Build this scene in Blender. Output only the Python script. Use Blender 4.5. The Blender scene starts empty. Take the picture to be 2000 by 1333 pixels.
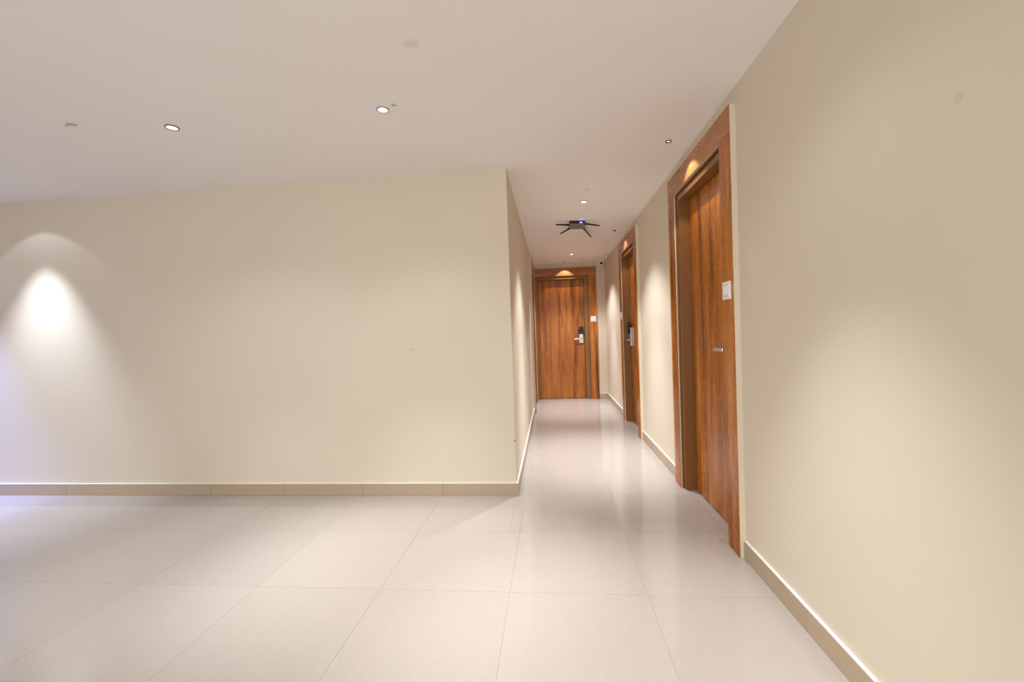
import bpy, bmesh, math, random
from mathutils import Matrix, Vector

random.seed(7)
scene = bpy.context.scene
col = scene.collection

# ------------------------------------------------------------------ camera
CAM_H = 1.1949
YAW, PITCH, ROLL, FPX = 0.09275, -0.01755, 0.03457, 831.04
R = Matrix.Rotation(YAW, 3, 'Z') @ Matrix.Rotation(PITCH, 3, 'X') @ Matrix.Rotation(ROLL, 3, 'Y')
cd = bpy.data.cameras.new('camera')
cd.sensor_fit = 'HORIZONTAL'; cd.sensor_width = 36.0; cd.lens = 36.0 * FPX / 2000.0
cd.clip_start = 0.02; cd.clip_end = 100
cam = bpy.data.objects.new('camera', cd); col.objects.link(cam)
right, fwd, up = R.col[0], R.col[1], R.col[2]
M = Matrix.Identity(4)
for i in range(3):
    M[i][0] = right[i]; M[i][1] = up[i]; M[i][2] = -fwd[i]
M[2][3] = CAM_H
cam.matrix_world = M
scene.camera = cam

# ------------------------------------------------------------------ world, exposure
w = bpy.data.worlds.new('world'); scene.world = w; w.use_nodes = True
w.node_tree.nodes['Background'].inputs[0].default_value = (0.05, 0.05, 0.05, 1)
w.node_tree.nodes['Background'].inputs[1].default_value = 0.0
vs = scene.view_settings
vs.view_transform = 'Standard'; vs.look = 'None'; vs.gamma = 1.0; vs.use_curve_mapping = False
vs.exposure = 0.56
scene.cycles.use_denoising = True
scene.cycles.max_bounces = 7
scene.cycles.diffuse_bounces = 6
scene.cycles.glossy_bounces = 2
scene.cycles.caustics_reflective = False
scene.cycles.caustics_refractive = False
scene.cycles.use_adaptive_sampling = True
scene.cycles.adaptive_threshold = 0.1
scene.cycles.adaptive_min_samples = 16
scene.cycles.sample_clamp_indirect = 6.0

# lamp strengths (the spots themselves are built with their fixtures below)
P_BEAM, P_WIDE, P_DOOR = 150.0, 22.0, 9.0
NEUTRAL, WARM, COOL, BLUE = (.93, .96, 1.0), (.98, .975, .98), (.74, .82, 1.0), (.30, .37, 1.0)

# fill light added behind the viewer, set in an added window
al = bpy.data.lights.new('added_fill_light', 'AREA'); al.shape = 'RECTANGLE'; al.size = 3.9; al.size_y = 2.0
al.energy = 57.0; al.color = (.95, .97, 1.0)
ao = bpy.data.objects.new('added_fill_light', al); col.objects.link(ao)
ao.location = (-1.2, -2.94, 1.2); ao.rotation_euler = (math.radians(90), 0, 0)

# ------------------------------------------------------------------ dimensions (metres)
H = 2.4
XR = 0.9593      # right wall
YF = 3.1063      # wall facing the camera
XL = -0.2903     # left wall of the corridor
YE = 7.5622      # end wall of the corridor
XW = -6.6        # far side of the lobby
YB = -3.0        # lobby wall behind the camera
SKH, SKT = 0.0952, 0.012
PROUD = 0.033

# ------------------------------------------------------------------ mesh helpers
def link(name, me, mat=None, parent=None):
    o = bpy.data.objects.new(name, me); col.objects.link(o)
    if mat is not None:
        me.materials.clear(); me.materials.append(mat)
    if parent is not None: o.parent = parent
    return o

def add_box(bm, x0, x1, y0, y1, z0, z1):
    v = [bm.verts.new(c) for c in ((x0,y0,z0),(x1,y0,z0),(x1,y1,z0),(x0,y1,z0),(x0,y0,z1),(x1,y0,z1),(x1,y1,z1),(x0,y1,z1))]
    for f in ((3,2,1,0),(4,5,6,7),(0,1,5,4),(1,2,6,5),(2,3,7,6),(3,0,4,7)):
        bm.faces.new([v[i] for i in f])

def boxes(name, bl, mat, parent=None, bevel=0.0, seg=2):
    bm = bmesh.new()
    for b in bl: add_box(bm, *b)
    if bevel: bmesh.ops.bevel(bm, geom=bm.edges[:], offset=bevel, segments=seg, affect='EDGES', profile=0.5)
    me = bpy.data.meshes.new(name); bm.to_mesh(me); bm.free()
    return link(name, me, mat, parent)

def lathe(name, prof, mat, parent=None, seg=40, axis='Z', origin=(0,0,0), smooth=True):
    """prof: list of (radius, height) revolved about the axis"""
    bm = bmesh.new(); rings = []
    for r, z in prof:
        ring = []
        if r < 1e-6:
            ring = [bm.verts.new((0,0,z))]
        else:
            for k in range(seg):
                a = 2*math.pi*k/seg
                ring.append(bm.verts.new((r*math.cos(a), r*math.sin(a), z)))
        rings.append(ring)
    for a, b in zip(rings, rings[1:]):
        for k in range(seg):
            q = [a[k % len(a)], a[(k+1) % len(a)], b[(k+1) % len(b)], b[k % len(b)]]
            u = []
            for t in q:
                if t not in u: u.append(t)
            if len(u) > 2: bm.faces.new(u)
    bmesh.ops.recalc_face_normals(bm, faces=bm.faces)
    if axis == 'Y': bmesh.ops.transform(bm, verts=bm.verts, matrix=Matrix.Rotation(math.radians(90), 4, 'X'))
    if axis == 'X': bmesh.ops.transform(bm, verts=bm.verts, matrix=Matrix.Rotation(math.radians(90), 4, 'Y'))
    bmesh.ops.translate(bm, verts=bm.verts, vec=origin)
    if smooth:
        for f in bm.faces: f.smooth = True
    me = bpy.data.meshes.new(name); bm.to_mesh(me); bm.free()
    return link(name, me, mat, parent)

def tube(name, pts, radii, mat, parent=None, seg=10, flat=1.0):
    """round bar along points, capped; flat squashes it vertically"""
    bm = bmesh.new(); rings = []
    pts = [Vector(p) for p in pts]
    for i, p in enumerate(pts):
        d = (pts[min(i+1, len(pts)-1)] - pts[max(i-1, 0)]).normalized()
        ref = Vector((0,0,1)) if abs(d.z) < .95 else Vector((1,0,0))
        s = d.cross(ref).normalized(); t = s.cross(d).normalized()
        r = radii[i] if isinstance(radii, (list, tuple)) else radii
        rings.append([bm.verts.new(p + s*(r*math.cos(2*math.pi*k/seg)) + t*(r*flat*math.sin(2*math.pi*k/seg))) for k in range(seg)])
    for a, b in zip(rings, rings[1:]):
        for k in range(seg):
            bm.faces.new((a[k], a[(k+1) % seg], b[(k+1) % seg], b[k]))
    bm.faces.new(rings[0][::-1]); bm.faces.new(rings[-1])
    bmesh.ops.recalc_face_normals(bm, faces=bm.faces)
    for f in bm.faces: f.smooth = True
    me = bpy.data.meshes.new(name); bm.to_mesh(me); bm.free()
    return link(name, me, mat, parent)

def prism(name, outline, d0, d1, mat, parent=None, bevel=0.0):
    """outline in local x,z extruded along y from d0 to d1"""
    bm = bmesh.new()
    a = [bm.verts.new((x, d0, z)) for x, z in outline]
    b = [bm.verts.new((x, d1, z)) for x, z in outline]
    n = len(outline)
    bm.faces.new(a); bm.faces.new(b[::-1])
    for k in range(n): bm.faces.new((a[k], b[k], b[(k+1) % n], a[(k+1) % n]))
    bmesh.ops.recalc_face_normals(bm, faces=bm.faces)
    if bevel: bmesh.ops.bevel(bm, geom=bm.edges[:], offset=bevel, segments=2, affect='EDGES', profile=.5)
    me = bpy.data.meshes.new(name); bm.to_mesh(me); bm.free()
    return link(name, me, mat, parent)

def empty(name, loc=(0,0,0), rz=0.0):
    o = bpy.data.objects.new(name, None); col.objects.link(o)
    o.location = loc; o.rotation_euler = (0, 0, rz); o.empty_display_size = .1
    return o

def tag(o, label=None, cat=None, group=None, kind=None):
    if label: o['label'] = label
    if cat: o['category'] = cat
    if group: o['group'] = group
    if kind: o['kind'] = kind
    return o

def struct(o, label, cat): return tag(o, label, cat, kind='structure')

# ------------------------------------------------------------------ materials
class NT:
    def __init__(s, name):
        s.m = bpy.data.materials.new(name); s.m.use_nodes = True
        s.t = s.m.node_tree; s.b = s.t.nodes['Principled BSDF']
    def n(s, typ, **kw):
        x = s.t.nodes.new(typ)
        for k, v in kw.items(): setattr(x, k, v)
        return x
    def l(s, a, b): s.t.links.new(a, b)
    def pos(s): return s.n('ShaderNodeNewGeometry').outputs['Position']
    def mapping(s, vec, scale, loc=(0,0,0)):
        m = s.n('ShaderNodeMapping'); m.inputs['Scale'].default_value = scale; m.inputs['Location'].default_value = loc
        s.l(vec, m.inputs['Vector']); return m.outputs[0]
    def noise(s, vec, scale, detail=4, rough=.55, dist=0.0):
        x = s.n('ShaderNodeTexNoise'); x.inputs['Scale'].default_value = scale; x.inputs['Detail'].default_value = detail
        x.inputs['Roughness'].default_value = rough; x.inputs['Distortion'].default_value = dist
        s.l(vec, x.inputs['Vector']); return x.outputs['Fac']
    def ramp(s, fac, stops):
        r = s.n('ShaderNodeValToRGB'); e = r.color_ramp.elements
        while len(e) < len(stops): e.new(.5)
        for k, (p, c) in enumerate(stops): e[k].position = p; e[k].color = (*c, 1)
        s.l(fac, r.inputs[0]); return r.outputs[0]
    def math(s, op, a, b=None, c=None):
        x = s.n('ShaderNodeMath', operation=op)
        for i, v in enumerate((a, b, c)):
            if v is None: continue
            if isinstance(v, (int, float)): x.inputs[i].default_value = v
            else: s.l(v, x.inputs[i])
        return x.outputs[0]
    def mix(s, fac, a, b, blend='MIX'):
        x = s.n('ShaderNodeMix', data_type='RGBA', blend_type=blend)
        for sock, v in ((x.inputs[0], fac), (x.inputs[6], a), (x.inputs[7], b)):
            if isinstance(v, (int, float)): sock.default_value = v
            elif isinstance(v, tuple): sock.default_value = (*v, 1)
            else: s.l(v, sock)
        return x.outputs[2]
    def bump(s, h, strength, dist=.001):
        x = s.n('ShaderNodeBump'); x.inputs['Strength'].default_value = strength; x.inputs['Distance'].default_value = dist
        s.l(h, x.inputs['Height']); s.l(x.outputs[0], s.b.inputs['Normal'])
    def set(s, base=None, rough=None, metal=None, spec=None, coat=None):
        for k, v in (('Base Color', base), ('Roughness', rough), ('Metallic', metal), ('Specular IOR Level', spec), ('Coat Weight', coat)):
            if v is None: continue
            if isinstance(v, tuple): s.b.inputs[k].default_value = (*v, 1)
            elif isinstance(v, (int, float)): s.b.inputs[k].default_value = v
            else: s.l(v, s.b.inputs[k])
        return s.m

def plain(name, base, rough=.5, metal=0.0, spec=.5, mottled=0.04):
    t = NT(name); v = t.pos()
    f = t.noise(v, 60, 3)
    c = t.mix(f, tuple(max(0, k*(1-mottled)) for k in base), tuple(min(1, k*(1+mottled)) for k in base))
    return t.set(c, rough, metal, spec)

def blot(t, c, pos, centre, radii, colour, amount, soft=.5, distort=.0):
    """a soft-edged dirty patch of its own shape at a world position"""
    v = t.n('ShaderNodeVectorMath', operation='SUBTRACT'); t.l(pos, v.inputs[0]); v.inputs[1].default_value = centre
    d = t.n('ShaderNodeVectorMath', operation='DIVIDE'); t.l(v.outputs[0], d.inputs[0]); d.inputs[1].default_value = radii
    ln = t.n('ShaderNodeVectorMath', operation='LENGTH'); t.l(d.outputs[0], ln.inputs[0])
    val = ln.outputs['Value']
    if distort:
        val = t.math('ADD', val, t.math('MULTIPLY', t.math('SUBTRACT', t.noise(pos, 40, 1), .5), distort))
    mr = t.n('ShaderNodeMapRange'); mr.interpolation_type = 'SMOOTHSTEP'
    mr.inputs['From Min'].default_value = 1.0; mr.inputs['From Max'].default_value = 1.0 - soft
    mr.inputs['To Min'].default_value = 0.0; mr.inputs['To Max'].default_value = amount
    t.l(val, mr.inputs['Value'])
    return t.mix(mr.outputs[0], c, colour)

# cream wall paint
WALL = (.71, .637, .520)
t = NT('cream_wall_paint'); P = t.pos()
c = t.mix(t.noise(P, 1.3, 1), tuple(k*.97 for k in WALL), tuple(k*1.03 for k in WALL))
c = blot(t, c, P, (XR, 1.091, 1.706), (.2, .016, .016), (.55, .45, .34), .35)
c = blot(t, c, P, (XR, 2.222, 1.566), (.2, .022, .022), (.55, .45, .34), .30)
c = blot(t, c, P, (-1.05, YF, 1.102), (.035, .2, .014), (.50, .40, .30), .35, .8, .8)
c = blot(t, c, P, (XL-.004, YF, .405), (.007, .01, .009), (.08, .06, .05), .9, .6, .6)
M_WALL = t.set(c, .62, 0, .3)

t = NT('white_ceiling_paint'); P = t.pos()
c = t.mix(t.noise(P, .9, 1), (.88, .86, .838), (.905, .885, .863))
c = blot(t, c, P, (-.535, 1.729, H), (.045, .04, .2), (.55, .50, .46), .35, .8, .5)
M_CEIL = t.set(c, .75, 0, .2)

# polished vitrified floor tile
t = NT('polished_floor_tile'); P = t.pos()
oi = t.n('ShaderNodeObjectInfo')
c = t.mix(oi.outputs['Random'], (.425, .385, .350), (.445, .403, .366))
c = t.mix(t.math('MULTIPLY', t.noise(P, 2.2, 2), .35), c, (.415, .376, .340))
sp = t.noise(P, 150, 1, .6)
spm = t.ramp(sp, [(.0, (0,0,0)), (.63, (0,0,0)), (.70, (1,1,1))])
c = t.mix(t.math('MULTIPLY', spm, .33), c, (.70, .65, .60))
c = blot(t, c, P, (.915, 2.44, 0), (.035, .05, .1), (.42, .20, .12), .5, .9, .9)
r = t.math('ADD', .055, t.math('MULTIPLY', t.noise(P, 7, 2), .06))
M_FLOOR = t.set(c, r, 0, .5)
M_GROUT = plain('floor_joint_cement', (.43, .385, .345), .8)
M_SKIRT = None
t = NT('taupe_skirting_tile'); P = t.pos()
oi = t.n('ShaderNodeObjectInfo')
c = t.mix(oi.outputs['Random'], (.435, .345, .245), (.48, .38, .27))
sp = t.ramp(t.noise(P, 130, 3), [(0, (0,0,0)), (.68, (0,0,0)), (.76, (1,1,1))])
c = t.mix(t.math('MULTIPLY', sp, .4), c, (.62, .56, .5))
M_SKIRT = t.set(c, .38, 0, .45)
M_CAP = plain('white_cement_edge', (.86, .83, .79), .7)
M_CREAM = plain('cream_surround_edge', (.72, .64, .50), .6)

def wood(name, horizontal=False, tint=1.0):
    t = NT(name); P = t.pos()
    sx = t.n('ShaderNodeSeparateXYZ'); t.l(P, sx.inputs[0])
    s = t.math('ADD', sx.outputs[0], sx.outputs[1])
    cb = t.n('ShaderNodeCombineXYZ')
    a, b = (sx.outputs[2], s) if horizontal else (s, sx.outputs[2])
    t.l(a, cb.inputs[0]); t.l(b, cb.inputs[1])
    V = cb.outputs[0]
    n1 = t.noise(t.mapping(V, (11, .45, 1) if not horizontal else (6, .8, 1)), 1.0, 6, .62, .5)              # broad bands
    n2 = t.noise(t.mapping(V, (55, 2.2, 1) if not horizontal else (26, 2.2, 1), (3, 1, 0)), 1.0, 6, .7, .6)    # streaks
    n3 = t.noise(t.mapping(V, (130, 38, 1), (1, 5, 0)), 1.0, 4, .65, 1.5)  # curly flecks
    f = t.math('ADD', t.math('ADD', t.math('MULTIPLY', n1, .54), t.math('MULTIPLY', n2, .32)), t.math('MULTIPLY', n3, .30))
    c = t.ramp(f, [(.43, (.050, .010, .002)), (.505, (.20, .048, .004)), (.56, (.39, .116, .009)), (.63, (.52, .180, .022)), (.72, (.68, .33, .12))])
    if horizontal:      # pinker spotlight glow put into the header colour by greying its veneer
        c = t.mix(.35, c, (.36, .20, .12))
    t.bump(n2, .08, .0006)
    rr = t.math('ADD', .20, t.math('MULTIPLY', n2, .14))
    return t.set(c, rr, 0, .35)
M_WOOD = wood('teak_laminate_upright')
M_WOODH = wood('teak_laminate_crosswise', True)
M_BRONZE = plain('bronze_brown_frame_paint', (.245, .108, .030), .36, .15, .5, .03)
M_STEEL = plain('brushed_steel', (.66, .62, .58), .3, 1.0)
M_BLACK = plain('black_plastic', (.012, .012, .013), .35)
M_WHITE = plain('white_plastic', (.88, .87, .85), .35, mottled=.01)
M_GREYP = plain('grey_router_plastic', (.17, .155, .14), .55)
M_TRIMD = plain('dark_trim_metal', (.08, .075, .07), .4, .6)
M_TRIMG = plain('grey_trim_metal', (.32, .31, .30), .4, .6)
M_WIRE = plain('brown_wire', (.16, .08, .045), .6)
M_LENS = plain('black_glass_lens', (.004, .004, .005), .06)

def emit(name, colour, strength):
    t = NT(name)
    t.b.inputs['Base Color'].default_value = (.8, .8, .8, 1)
    t.b.inputs['Emission Color'].default_value = (*colour, 1)
    t.b.inputs['Emission Strength'].default_value = strength
    return t.m
M_LAMP = emit('lamp_diffuser', (1, .97, .93), 6)
M_LED = emit('blue_status_light', (.10, .10, 1.0), 3.5)

# ------------------------------------------------------------------ floor: base plus single tiles
fl = empty('floor')
struct(fl, 'glossy pale beige tiled floor of the lobby and corridor', 'floor')
boxes('floor_base', [(XW-.2, XR+.2, YB-.2, YF, -.15, -.0022), (XL-.02, XR+.2, YF, YE+.2, -.15, -.0022)], M_GROUT, fl)
TX, TY, GAP = .6215, .5950, .0009
x_lines = []
x = -.229
while x > XW: x -= TX
while x < XR + TX: x_lines.append(x); x += TX
y_lines = []
y = 1.934
while y > YB: y -= TY
while y < YE + TY: y_lines.append(y); y += TY
cache = {}
def tile(x0, x1, y0, y1):
    if x1 - x0 < .012 or y1 - y0 < .012: return
    sx, sy = round(x1-x0-GAP, 4), round(y1-y0-GAP, 4)
    if (sx, sy) not in cache:
        bm = bmesh.new(); add_box(bm, -sx/2, sx/2, -sy/2, sy/2, -.010, 0)
        me = bpy.data.meshes.new('floor_tile'); bm.to_mesh(me); bm.free(); me.materials.append(M_FLOOR)
        cache[(sx, sy)] = me
    o = bpy.data.objects.new('floor_tile', cache[(sx, sy)]); col.objects.link(o); o.parent = fl
    o.location = ((x0+x1)/2, (y0+y1)/2, 0)
for xa in x_lines:
    for ya in y_lines:
        x0, x1 = max(xa, XW), min(xa+TX, XR + .002)
        y0, y1 = max(ya, YB), min(ya+TY, YE)
        if x1 <= x0 or y1 <= y0: continue
        if y0 >= YF - .001:
            tile(max(x0, XL), x1, y0, y1)
        elif y1 > YF + .001:
            if x0 < XL - .001 and x1 > XL + .02:      # the tile row that passes the corner
                tile(x0, XL, y0, YF); tile(XL, x1, y0, y1)
            elif x1 <= XL + .02: tile(x0, x1, y0, YF)
            else: tile(x0, x1, y0, y1)
        else:
            tile(x0, x1, y0, y1)

# ------------------------------------------------------------------ doors' places
D1 = dict(y0=2.262, y1=3.398); D2 = dict(y0=4.678, y1=5.818); D3 = dict(y0=6.262, y1=7.40)
SURR_TOP, HEAD_Z = 2.316, 2.175
STILE, FACE = .138, .049
OPEN_Z = 2.118

# ------------------------------------------------------------------ walls and ceiling
T = .2
def hole_lo(d): return d['y0'] + STILE - .004
def hole_hi(d): return d['y1'] - STILE + .004
HZ = HEAD_Z + .004
segs = [(XR, XR+T, YB-T, hole_lo(D1), -.15, H), (XR, XR+T, hole_lo(D1), hole_hi(D1), HZ, H),
        (XR, XR+T, hole_hi(D1), hole_lo(D2), -.15, H), (XR, XR+T, hole_lo(D2), hole_hi(D2), HZ, H),
        (XR, XR+T, hole_hi(D2), YE+T, -.15, H)]
struct(boxes('wall_right', segs, M_WALL), 'long cream painted wall with two recessed wooden doors', 'wall')
struct(boxes('wall_front', [(XW-T, XL, YF, YF+.15, -.15, H)], M_WALL), 'wide cream painted lobby wall facing the viewer, lit by a bright scallop', 'wall')
segs = [(XL-.15, XL, YF+.15, hole_lo(D3), -.15, H), (XL-.15, XL, hole_lo(D3), hole_hi(D3), HZ, H), (XL-.15, XL, hole_hi(D3), YE+T, -.15, H)]
struct(boxes('wall_left', segs, M_WALL), 'cream corridor side wall running back from the outer corner', 'wall')
EO0, EO1, EFACE = -.217, .587, .089       # end door opening and frame face
segs = [(XL, EO0-EFACE+.012, YE, YE+T, -.15, H), (EO0-EFACE+.012, EO1+EFACE-.004, YE, YE+T, HZ+.004, H), (EO1+EFACE-.004, XR, YE, YE+T, -.15, H)]
segs[0] = (XL, XL+.001, YE, YE+T, -.15, H)
segs[1] = (XL+.001, EO1+EFACE-.004, YE, YE+T, HZ+.004, H)
struct(boxes('wall_end', segs, M_WALL), 'narrow cream wall closing the corridor around the far door', 'wall')
struct(boxes('wall_back', [(XW-T, -3.225, YB-T, YB, -.15, H), (.825, XR+T, YB-T, YB, -.15, H), (-3.225, .825, YB-T, YB, 2.25, H), (-3.225, .825, YB-T, YB, -.15, .15)], M_WALL), 'cream lobby wall behind the viewer', 'wall')
struct(boxes('wall_far_side', [(XW-T, XW, YB, YF, -.15, H)], M_WALL), 'cream lobby wall on the far side of the room', 'wall')
struct(boxes('ceiling', [(XW-T, XR+T, YB-T, YF, H, H+.15), (XL-.15, XR+T, YF, YE+T, H, H+.15)], M_CEIL), 'flat white painted ceiling with small recessed downlights', 'ceiling')

# ------------------------------------------------------------------ skirting: tile strips with a white cement edge
def skirting(name, label, axis, fixed, side, a0, a1, joints, e0=0.0, e1=0.0):
    """axis 'x' or 'y' it runs along; fixed = wall plane, side = -1/+1 the way it stands proud"""
    root = empty(name); struct(root, label, 'baseboard')
    cuts = [a0] + sorted(j for j in joints if a0 + .03 < j < a1 - .03) + [a1]
    f0, f1 = sorted((fixed, fixed + side*SKT))
    for i, (p, q) in enumerate(zip(cuts, cuts[1:])):
        p2, q2 = p + (.0008 if i else 0), q - (.0008 if q != a1 else 0)
        j = random.uniform(-.0006, .0006) * side
        g0, g1 = (f0 + min(0, j), f1) if side < 0 else (f0, f1 + max(0, j))
        b = (p2, q2, g0, g1, .0005, SKH-.004) if axis == 'x' else (g0, g1, p2, q2, .0005, SKH-.004)
        boxes('skirting_tile', [b], M_SKIRT, root, .0008, 1)
    f0, f1 = sorted((fixed, fixed + side*(SKT+.0005)))
    b = (a0, a1, f0, f1, SKH-.004, SKH) if axis == 'x' else (f0, f1, a0, a1, SKH-.004, SKH)
    boxes('white_cement_edge', [b], M_CAP, root)
def steps(start, d, n): return [start + d*k for k in range(n)]
skirting('baseboard_front', 'taupe tile skirting with a white top line along the wide lobby wall', 'x', YF, -1, XW, XL+SKT, [-3.975,-3.34,-2.717,-2.099,-1.469,-.845] + steps(-4.6, -.625, 4))
skirting('baseboard_left', 'taupe tile skirting along the corridor side wall beyond the outer corner', 'y', XL, 1, YF, D3['y0'], steps(3.73, .62, 5))
skirting('baseboard_right', 'taupe tile skirting running from the nearest door towards the viewer', 'y', XR, -1, YB, D1['y0']-.004, steps(1.72, -.62, 8))
skirting('baseboard_middle', 'short run of taupe tile skirting between the two corridor doors', 'y', XR, -1, D1['y1'], D2['y0'], [3.99, 4.6])
skirting('baseboard_far', 'taupe tile skirting between the second door and the corridor end', 'y', XR, -1, D2['y1'], YE-SKT, [6.43, 7.05])
skirting('baseboard_end', 'tiny piece of taupe skirting beside the far door', 'x', YE, -1, .809, XR, [])
skirting('baseboard_back', 'taupe tile skirting along the lobby wall behind the viewer', 'x', YB, 1, XW, XR, steps(-6, .62, 12))
skirting('baseboard_side', 'taupe tile skirting along the far side of the lobby', 'y', XW, 1, YB+SKT, YF-SKT, steps(-2.4, .62, 9))

# ------------------------------------------------------------------ doors
def build_door(name, label, loc, rz, ol, oR, left, rgt, face_l, face_r, lock_side, lever_to, reader_out=.050):
    """local: x along the wall, -y out of the wall, opening from ol to oR, surround from left to rgt"""
    d = empty(name, loc, rz); struct(d, label, 'door')
    F = -PROUD; LAM = .004
    il, ir = ol - face_l, oR + face_r          # inner edges of the wooden surround
    has_l = il - left > .02
    # cream packing behind the veneer, standing proud of the wall
    bl = [(ir, rgt, F+LAM, 0, 0, HEAD_Z), (left, rgt, F+LAM, 0, HEAD_Z, SURR_TOP)]
    if has_l: bl.append((left, il, F+LAM, 0, 0, HEAD_Z))
    boxes('surround_packing', bl, M_CREAM, d)
    if has_l: boxes('wooden_stile', [(left+.001, il, F, F+LAM, .001, HEAD_Z-.0012)], M_WOOD, d, .0006, 1)
    boxes('wooden_stile', [(ir, rgt-.001, F, F+LAM, .001, HEAD_Z-.0012)], M_WOOD, d, .0006, 1)
    boxes('wooden_header', [(left+.001, rgt-.001, F, F+LAM, HEAD_Z+.0012, SURR_TOP-.001)], M_WOODH, d, .0006, 1)
    # bronze frame: outer lip, groove, face, reveal, stop behind the leaf
    LIP, GRV, FY, LEAF, BACK = -.020, .004, -.010, .064, .125
    def jamb(a, b, sgn):
        # a = outer edge, b = opening edge ; sgn = direction towards the opening
        w = abs(b-a); lip = min(.010, w*.2); grv = min(.010, w*.2)
        def seg(u, v): return tuple(sorted((a + sgn*u, a + sgn*v)))
        r1, r2, r3, r4 = seg(0, lip), seg(lip, lip+grv), seg(lip+grv, w), seg(w, w+.012)
        return [(*r1, LIP, BACK, 0, OPEN_Z+.056-.002), (*r2, GRV, BACK, 0, OPEN_Z+.046), (*r3, FY, BACK, 0, OPEN_Z), (*r4, LEAF+.045, BACK, 0, OPEN_Z)]
    boxes('frame_jamb', jamb(il, ol, 1), M_BRONZE, d)
    boxes('frame_jamb', jamb(ir, oR, -1), M_BRONZE, d)
    boxes('frame_head', [(il, ir, LIP, BACK, HEAD_Z-.010, HEAD_Z), (il+.01, ir-.01, GRV, BACK, HEAD_Z-.020, HEAD_Z-.010),
                         (il+.02, ir-.02, FY, BACK, OPEN_Z, HEAD_Z-.020), (ol, oR, LEAF+.045, BACK, OPEN_Z-.012, OPEN_Z)], M_BRONZE, d)
    boxes('door_leaf', [(ol+.004, oR-.004, LEAF, LEAF+.040, .006, OPEN_Z-.004)], M_WOOD, d, .0015, 2)
    boxes('threshold', [(ol, oR, .003, BACK, -.0022, 0)], M_FLOOR, d)
    # electronic lock
    s = lock_side
    cx = (oR - .062) if s > 0 else (ol + .062)
    lk = boxes('door_lock', [(cx-.036, cx+.036, LEAF-.024, LEAF+.001, .985, 1.222)], M_STEEL, d, .004, 2)
    out = [(cx-.043, 1.142), (cx+.043, 1.142), (cx+.043, 1.235)]
    out += [(cx + .043*math.cos(a), 1.238 + .046*math.sin(a)) for a in [math.pi*k/14 for k in range(1, 14)]]
    out += [(cx-.043, 1.235)]
    rd = prism('card_reader', out, LEAF-reader_out, LEAF-.0225, M_BLACK, lk, .003)
    boxes('reader_window', [(cx-.028, cx+.028, LEAF-reader_out-.0012, LEAF-reader_out+.001, 1.19, 1.225)], M_LENS, lk, .0008, 1)
    z = 1.062
    lathe('lever_collar', [(0, 0), (.020, 0), (.020, .010), (.014, .013), (.011, .030), (0, .030)], M_STEEL, lk, 24, 'Y', (cx, LEAF-.023, z))
    e = lever_to
    boxes('lever_handle', [(min(cx-e*.013, cx+e*.125), max(cx-e*.013, cx+e*.125), LEAF-.068, LEAF-.052, z-.012, z+.012)], M_STEEL, lk, .004, 2)
    lathe('keyhole', [(0, .0), (.006, 0), (.006, .002), (0, .002)], M_LENS, lk, 16, 'Y', (cx, LEAF-.0235, 1.012))
    return d

def side_door(name, label, D, rz, xw, lock_side, reader_out=.050):
    cy = (D['y0'] + D['y1'])/2; hw = (D['y1'] - D['y0'])/2; ho = hw - STILE - FACE
    return build_door(name, label, (xw, cy, 0), rz, -ho, ho, -hw, hw, FACE, FACE, lock_side, -lock_side, reader_out)
side_door('door_1', 'nearest wooden door in the long wall, seen at a slant beside the bare wall', D1, -math.pi/2, XR, 1, .030)
side_door('door_2', 'second wooden door further along the corridor, with a steel lock near its far jamb', D2, -math.pi/2, XR, -1)
build_door('door_3', 'wooden door facing the viewer at the corridor end under a spotlight', (0, YE, 0), 0, EO0, EO1, XL+.0005, .805, EO0-(XL+.0005), EFACE, 1, -1)
side_door('door_4', 'door surround seen edge-on just before the far corridor door', D3, math.pi/2, XL, 1)

# ------------------------------------------------------------------ doorbell switches
def switch(loc, rz, label):
    s = empty('wall_switch', loc, rz); tag(s, label, 'switch', 'white switches on the door surrounds')
    k = .047
    boxes('cover_plate', [(-k, k, -.010, 0, -k, k)], M_WHITE, s, .003, 2)
    boxes('rocker_surround', [(-.031, .031, -.0125, -.009, -.031, .031)], M_WHITE, s, .001, 1)
    r = prism('rocker', [(-.022, -.026), (.022, -.026), (.022, .026), (-.022, .026)], -.0185, -.0115, M_WHITE, s, .0012)
    r.rotation_euler = (math.radians(3), 0, 0)
    boxes('rocker_gap', [(-.0245, .0245, -.0131, -.0115, -.0285, .0285)], M_TRIMG, s)
    return s
switch((XR-PROUD, 2.326, 1.381), -math.pi/2, 'white square switch on the stile of the nearest door')
switch((XR-PROUD, 5.728, 1.381), -math.pi/2, 'white square switch on the far stile of the second corridor door')
switch((.739, YE-PROUD, 1.400), 0, 'white square switch on the surround of the door at the corridor end')

# ------------------------------------------------------------------ downlights
def spot(parent, name, power, half_deg, blend, colour, z, radius=.02):
    ld = bpy.data.lights.new(name, 'SPOT'); ld.energy = power; ld.color = colour
    ld.spot_size = math.radians(2*half_deg); ld.spot_blend = blend; ld.shadow_soft_size = radius
    o = bpy.data.objects.new(name, ld); col.objects.link(o); o.parent = parent; o.location = (0, 0, z)
    return o

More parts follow.
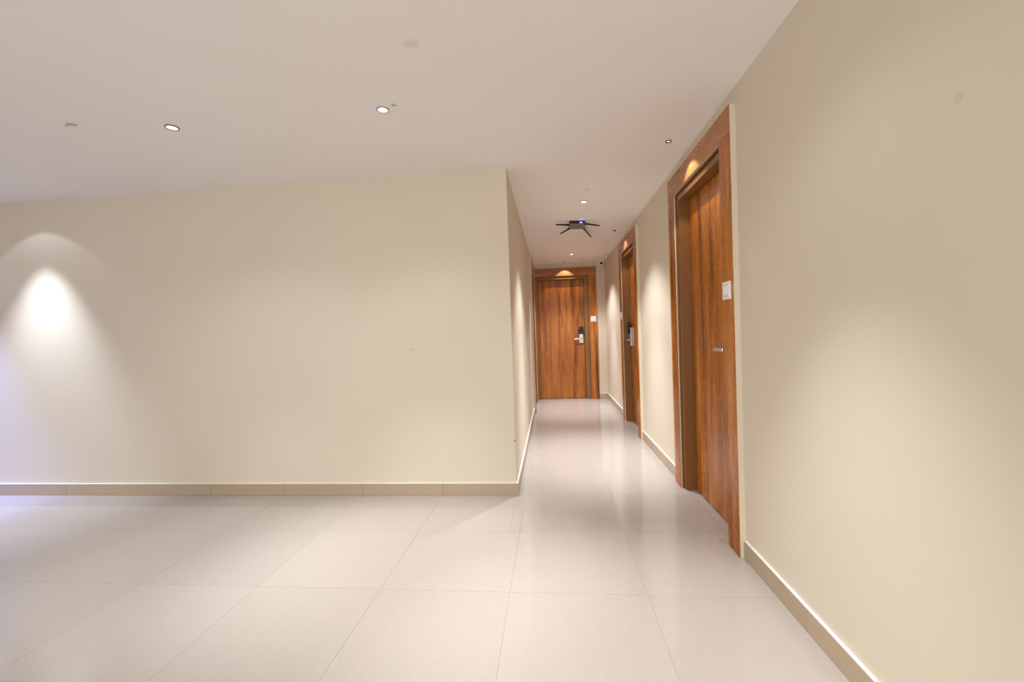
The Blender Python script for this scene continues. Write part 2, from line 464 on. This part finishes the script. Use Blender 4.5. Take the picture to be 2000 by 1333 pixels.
def downlight(x, y, label, r=.031, colour=NEUTRAL, beam=1.0, wide=1.0, trim=None, half=30, spill=60):
    d = empty('ceiling_downlight', (x, y, H)); tag(d, label, 'downlight', 'recessed ceiling downlights')
    lathe('trim_ring', [(r, 0), (r, -.004), (r*.93, -.005), (r*.84, -.005), (r*.82, -.0015), (r*.82, 0)], trim or M_TRIMG, d, 48)
    lathe('diffuser', [(0, -.0018), (r*.82, -.0018)], M_LAMP, d, 48)
    if beam: spot(d, 'beam_light', P_BEAM*beam, half, .95, colour, -.012, .018)
    if wide: spot(d, 'spill_light', P_WIDE*wide, spill, .6, colour, -.012, .03)
    return d
downlight(-2.05, 2.194, 'lit round downlight with a thick dark rim, above the wide wall', .033, NEUTRAL, .5, .5, M_TRIMD)
downlight(-.846, 2.197, 'bright white round downlight near the middle of the lobby ceiling', .031, WARM, 1.05, .6)
downlight(.340, 4.036, 'round downlight on the corridor ceiling just before the router', .033, NEUTRAL, 1.2, 3.8, spill=48)
downlight(.352, 6.717, 'round downlight on the corridor ceiling near the far door', .031, NEUTRAL, 1.1, 3.6, spill=54)
# the same row continues over the viewer; the looped lobby ones are added for brightness
downlight(.345, 1.40, 'round downlight over the near end of the long wall', .031, WARM, 1.0, .25)
for (x, y, lab) in ((-2.05, .35, 'unseen round downlight added to brighten the middle of the lobby'),
                    (-2.4, -1.6, 'unseen round downlight added to brighten the back of the lobby')):
    downlight(x, y, lab, .031, WARM, 0, .7, spill=80)

def wall_washer(x, y, label, colour, k):
    d = empty('ceiling_spotlight', (x, y, H)); tag(d, label, 'spotlight', 'wall washing spotlights')
    lathe('trim_ring', [(.029, 0), (.029, -.004), (.026, -.005), (.023, -.0015), (.023, 0)], M_TRIMG, d, 40)
    lathe('diffuser', [(0, -.0018), (.023, -.0018)], M_LAMP, d, 40)
    spot(d, 'spill_light', 1.9*k, 52.4, .15, colour, -.012, .012)
    spot(d, 'beam_light', 115*k, 31, .9, colour, -.012, .016)
wall_washer(-4.07, 2.805, 'spotlight close to the wide wall casting a bright scallop', COOL, 1.35)
wall_washer(-5.0, 2.805, 'unseen blue spotlight added to tint the wide wall beyond the bright scallop', BLUE, 2.8)  # lamp added out of view for the bluish patch on the wall

def door_spot(x, y, label, r=.0175):
    d = empty('door_spotlight', (x, y, H)); tag(d, label, 'spotlight', 'small spotlights above the doors')
    lathe('housing_ring', [(r, 0), (r, -.006), (r*.85, -.007), (r*.62, -.004), (r*.55, -.0012), (r*.55, 0)], M_BLACK, d, 32)
    lathe('diffuser', [(0, -.0015), (r*.55, -.0015)], M_LAMP, d, 24)
    spot(d, 'beam_light', P_DOOR, 47, .25, (1.0, .93, .90), -.010, .006)
door_spot(.791, 2.849, 'small black rimmed spotlight on the ceiling above the nearest door')
door_spot(.804, 5.273, 'small black spotlight on the ceiling above the second corridor door')
door_spot(.265, 7.406, 'small black spotlight on the ceiling above the far corridor door')

# ------------------------------------------------------------------ ceiling router with antennas
rt = empty('wifi_router', (0, 0, 0)); tag(rt, 'flat grey and black wireless router with splayed antennas fixed under the corridor ceiling', 'router')
def slab(name, corners, z0, z1, mat, parent, bevel):
    bm = bmesh.new()
    lo = [bm.verts.new((x, y, z0)) for x, y in corners]; hi = [bm.verts.new((x, y, z1)) for x, y in corners]
    bm.faces.new(lo[::-1]); bm.faces.new(hi)
    for k in range(4): bm.faces.new((lo[k], lo[(k+1) % 4], hi[(k+1) % 4], hi[k]))
    bmesh.ops.recalc_face_normals(bm, faces=bm.faces)
    bmesh.ops.bevel(bm, geom=bm.edges[:], offset=bevel, segments=2, affect='EDGES', profile=.5)
    me = bpy.data.meshes.new(name); bm.to_mesh(me); bm.free()
    return link(name, me, mat, parent)
slab('base_housing', [(.236, 4.690), (.404, 4.716), (.424, 4.950), (.244, 4.930)], 2.368, H, M_BLACK, rt, .004)
slab('face_panel', [(.239, 4.692), (.403, 4.718), (.422, 4.947), (.246, 4.927)], 2.363, 2.3695, M_GREYP, rt, .002)
led = boxes('status_light', [(-.017, .017, -.003, .001, -.005, .004)], M_LED, rt, .001, 1)
led.location = (.362, 4.7085, 2.379); led.rotation_euler = (0, 0, math.atan2(.026, .168))
pl = bpy.data.lights.new('status_glow', 'POINT'); pl.energy = .018; pl.color = (.25, .25, 1); pl.shadow_soft_size = .012
po = bpy.data.objects.new('status_glow', pl); col.objects.link(po); po.parent = rt; po.location = (.362, 4.690, 2.382)
lathe('reset_button', [(0, 0), (.006, 0), (.006, .004), (0, .004)], M_BLACK, rt, 16, 'Z', (.34, 4.925, 2.359))
for root, tip in (((.242, 4.765), (.086, 4.632)), ((.404, 4.745), (.572, 4.792)), ((.256, 4.905), (.139, 5.085)), ((.398, 4.925), (.528, 5.343))):
    a = Vector((*root, 2.372)); b = Vector((*tip, 2.352)); m = a.lerp(b, .14); m2 = a.lerp(b, .2)
    an = tube('antenna', [a, m, m2, a.lerp(b, .6), a.lerp(b, .985), b], [.011, .011, .010, .0085, .007, .004], M_BLACK, rt, 10)

# ------------------------------------------------------------------ security camera in the far corner
sc = empty('security_camera', (.888, YE, 2.35)); tag(sc, 'small white security camera with a black lens in the far ceiling corner', 'camera')
boxes('mounting_block', [(-.036, .036, -.125, 0, .004, .050)], M_WHITE, sc, .008, 3)
bd = lathe('camera_body', [(0, .0), (.030, .0), (.040, .010), (.044, .03), (.044, .10), (.038, .112), (.022, .114)], M_WHITE, sc, 36, 'Y', (0, -.045, -.008))
lathe('lens_face', [(.0, .1128), (.0235, .1150), (.0235, .107)], M_LENS, sc, 36, 'Y', (0, -.045, -.008))
lathe('lens', [(.0, .118), (.010, .116), (.014, .111)], M_BLACK, sc, 24, 'Y', (0, -.045, -.008))

# ------------------------------------------------------------------ unseen window added behind the viewer, glowing to brighten the room
wd = empty('added_window_1', (-1.2, YB, 1.2)); struct(wd, 'wide unseen window added behind the viewer to brighten the lobby', 'window')
t = NT('added_glowing_glass'); t.b.inputs['Emission Color'].default_value = (1, .98, .96, 1); t.b.inputs['Emission Strength'].default_value = .45
M_PANE = t.set((.8, .8, .8), .4)
for k in range(3):
    x0 = -2.025 + 1.35*k
    boxes('added_window_pane', [(x0+.03, x0+1.32, -.06, -.05, -1.02, 1.02)], M_PANE, wd)
    boxes('added_window_frame', [(x0, x0+.03, -.09, -.005, -1.05, 1.05), (x0+1.32, x0+1.35, -.09, -.005, -1.05, 1.05), (x0+.03, x0+1.32, -.09, -.005, -1.05, -1.02), (x0+.03, x0+1.32, -.09, -.005, 1.02, 1.05)], M_BRONZE, wd)

# ------------------------------------------------------------------ stray wire ends poking out of the ceiling
def wire(loops, label, r=.0016):
    tag(tube('ceiling_wire', loops, r, M_WIRE, None, 8), label, 'wire', 'stray wire ends in the ceiling')
wire([(-.777, 2.150, H+.01), (-.777, 2.150, H-.008), (-.770, 2.149, H-.012), (-.762, 2.155, H-.006), (-.760, 2.160, H-.003)], 'short brown wire end beside the bright lobby downlight')
wire([(.349, 3.672, H+.01), (.349, 3.672, H-.006), (.342, 3.675, H-.009), (.330, 3.684, H-.004)], 'tiny wire end in the corridor ceiling before its first downlight')
wire([(-2.530, 2.060, H+.01), (-2.530, 2.060, H-.006), (-2.520, 2.055, H-.010), (-2.498, 2.065, H-.008), (-2.500, 2.085, H-.006), (-2.522, 2.088, H-.004), (-2.545, 2.075, H-.003), (-2.565, 2.082, H-.003), (-2.585, 2.100, H-.002)], 'thin curled wire hanging from the ceiling away from the downlights', .0011)
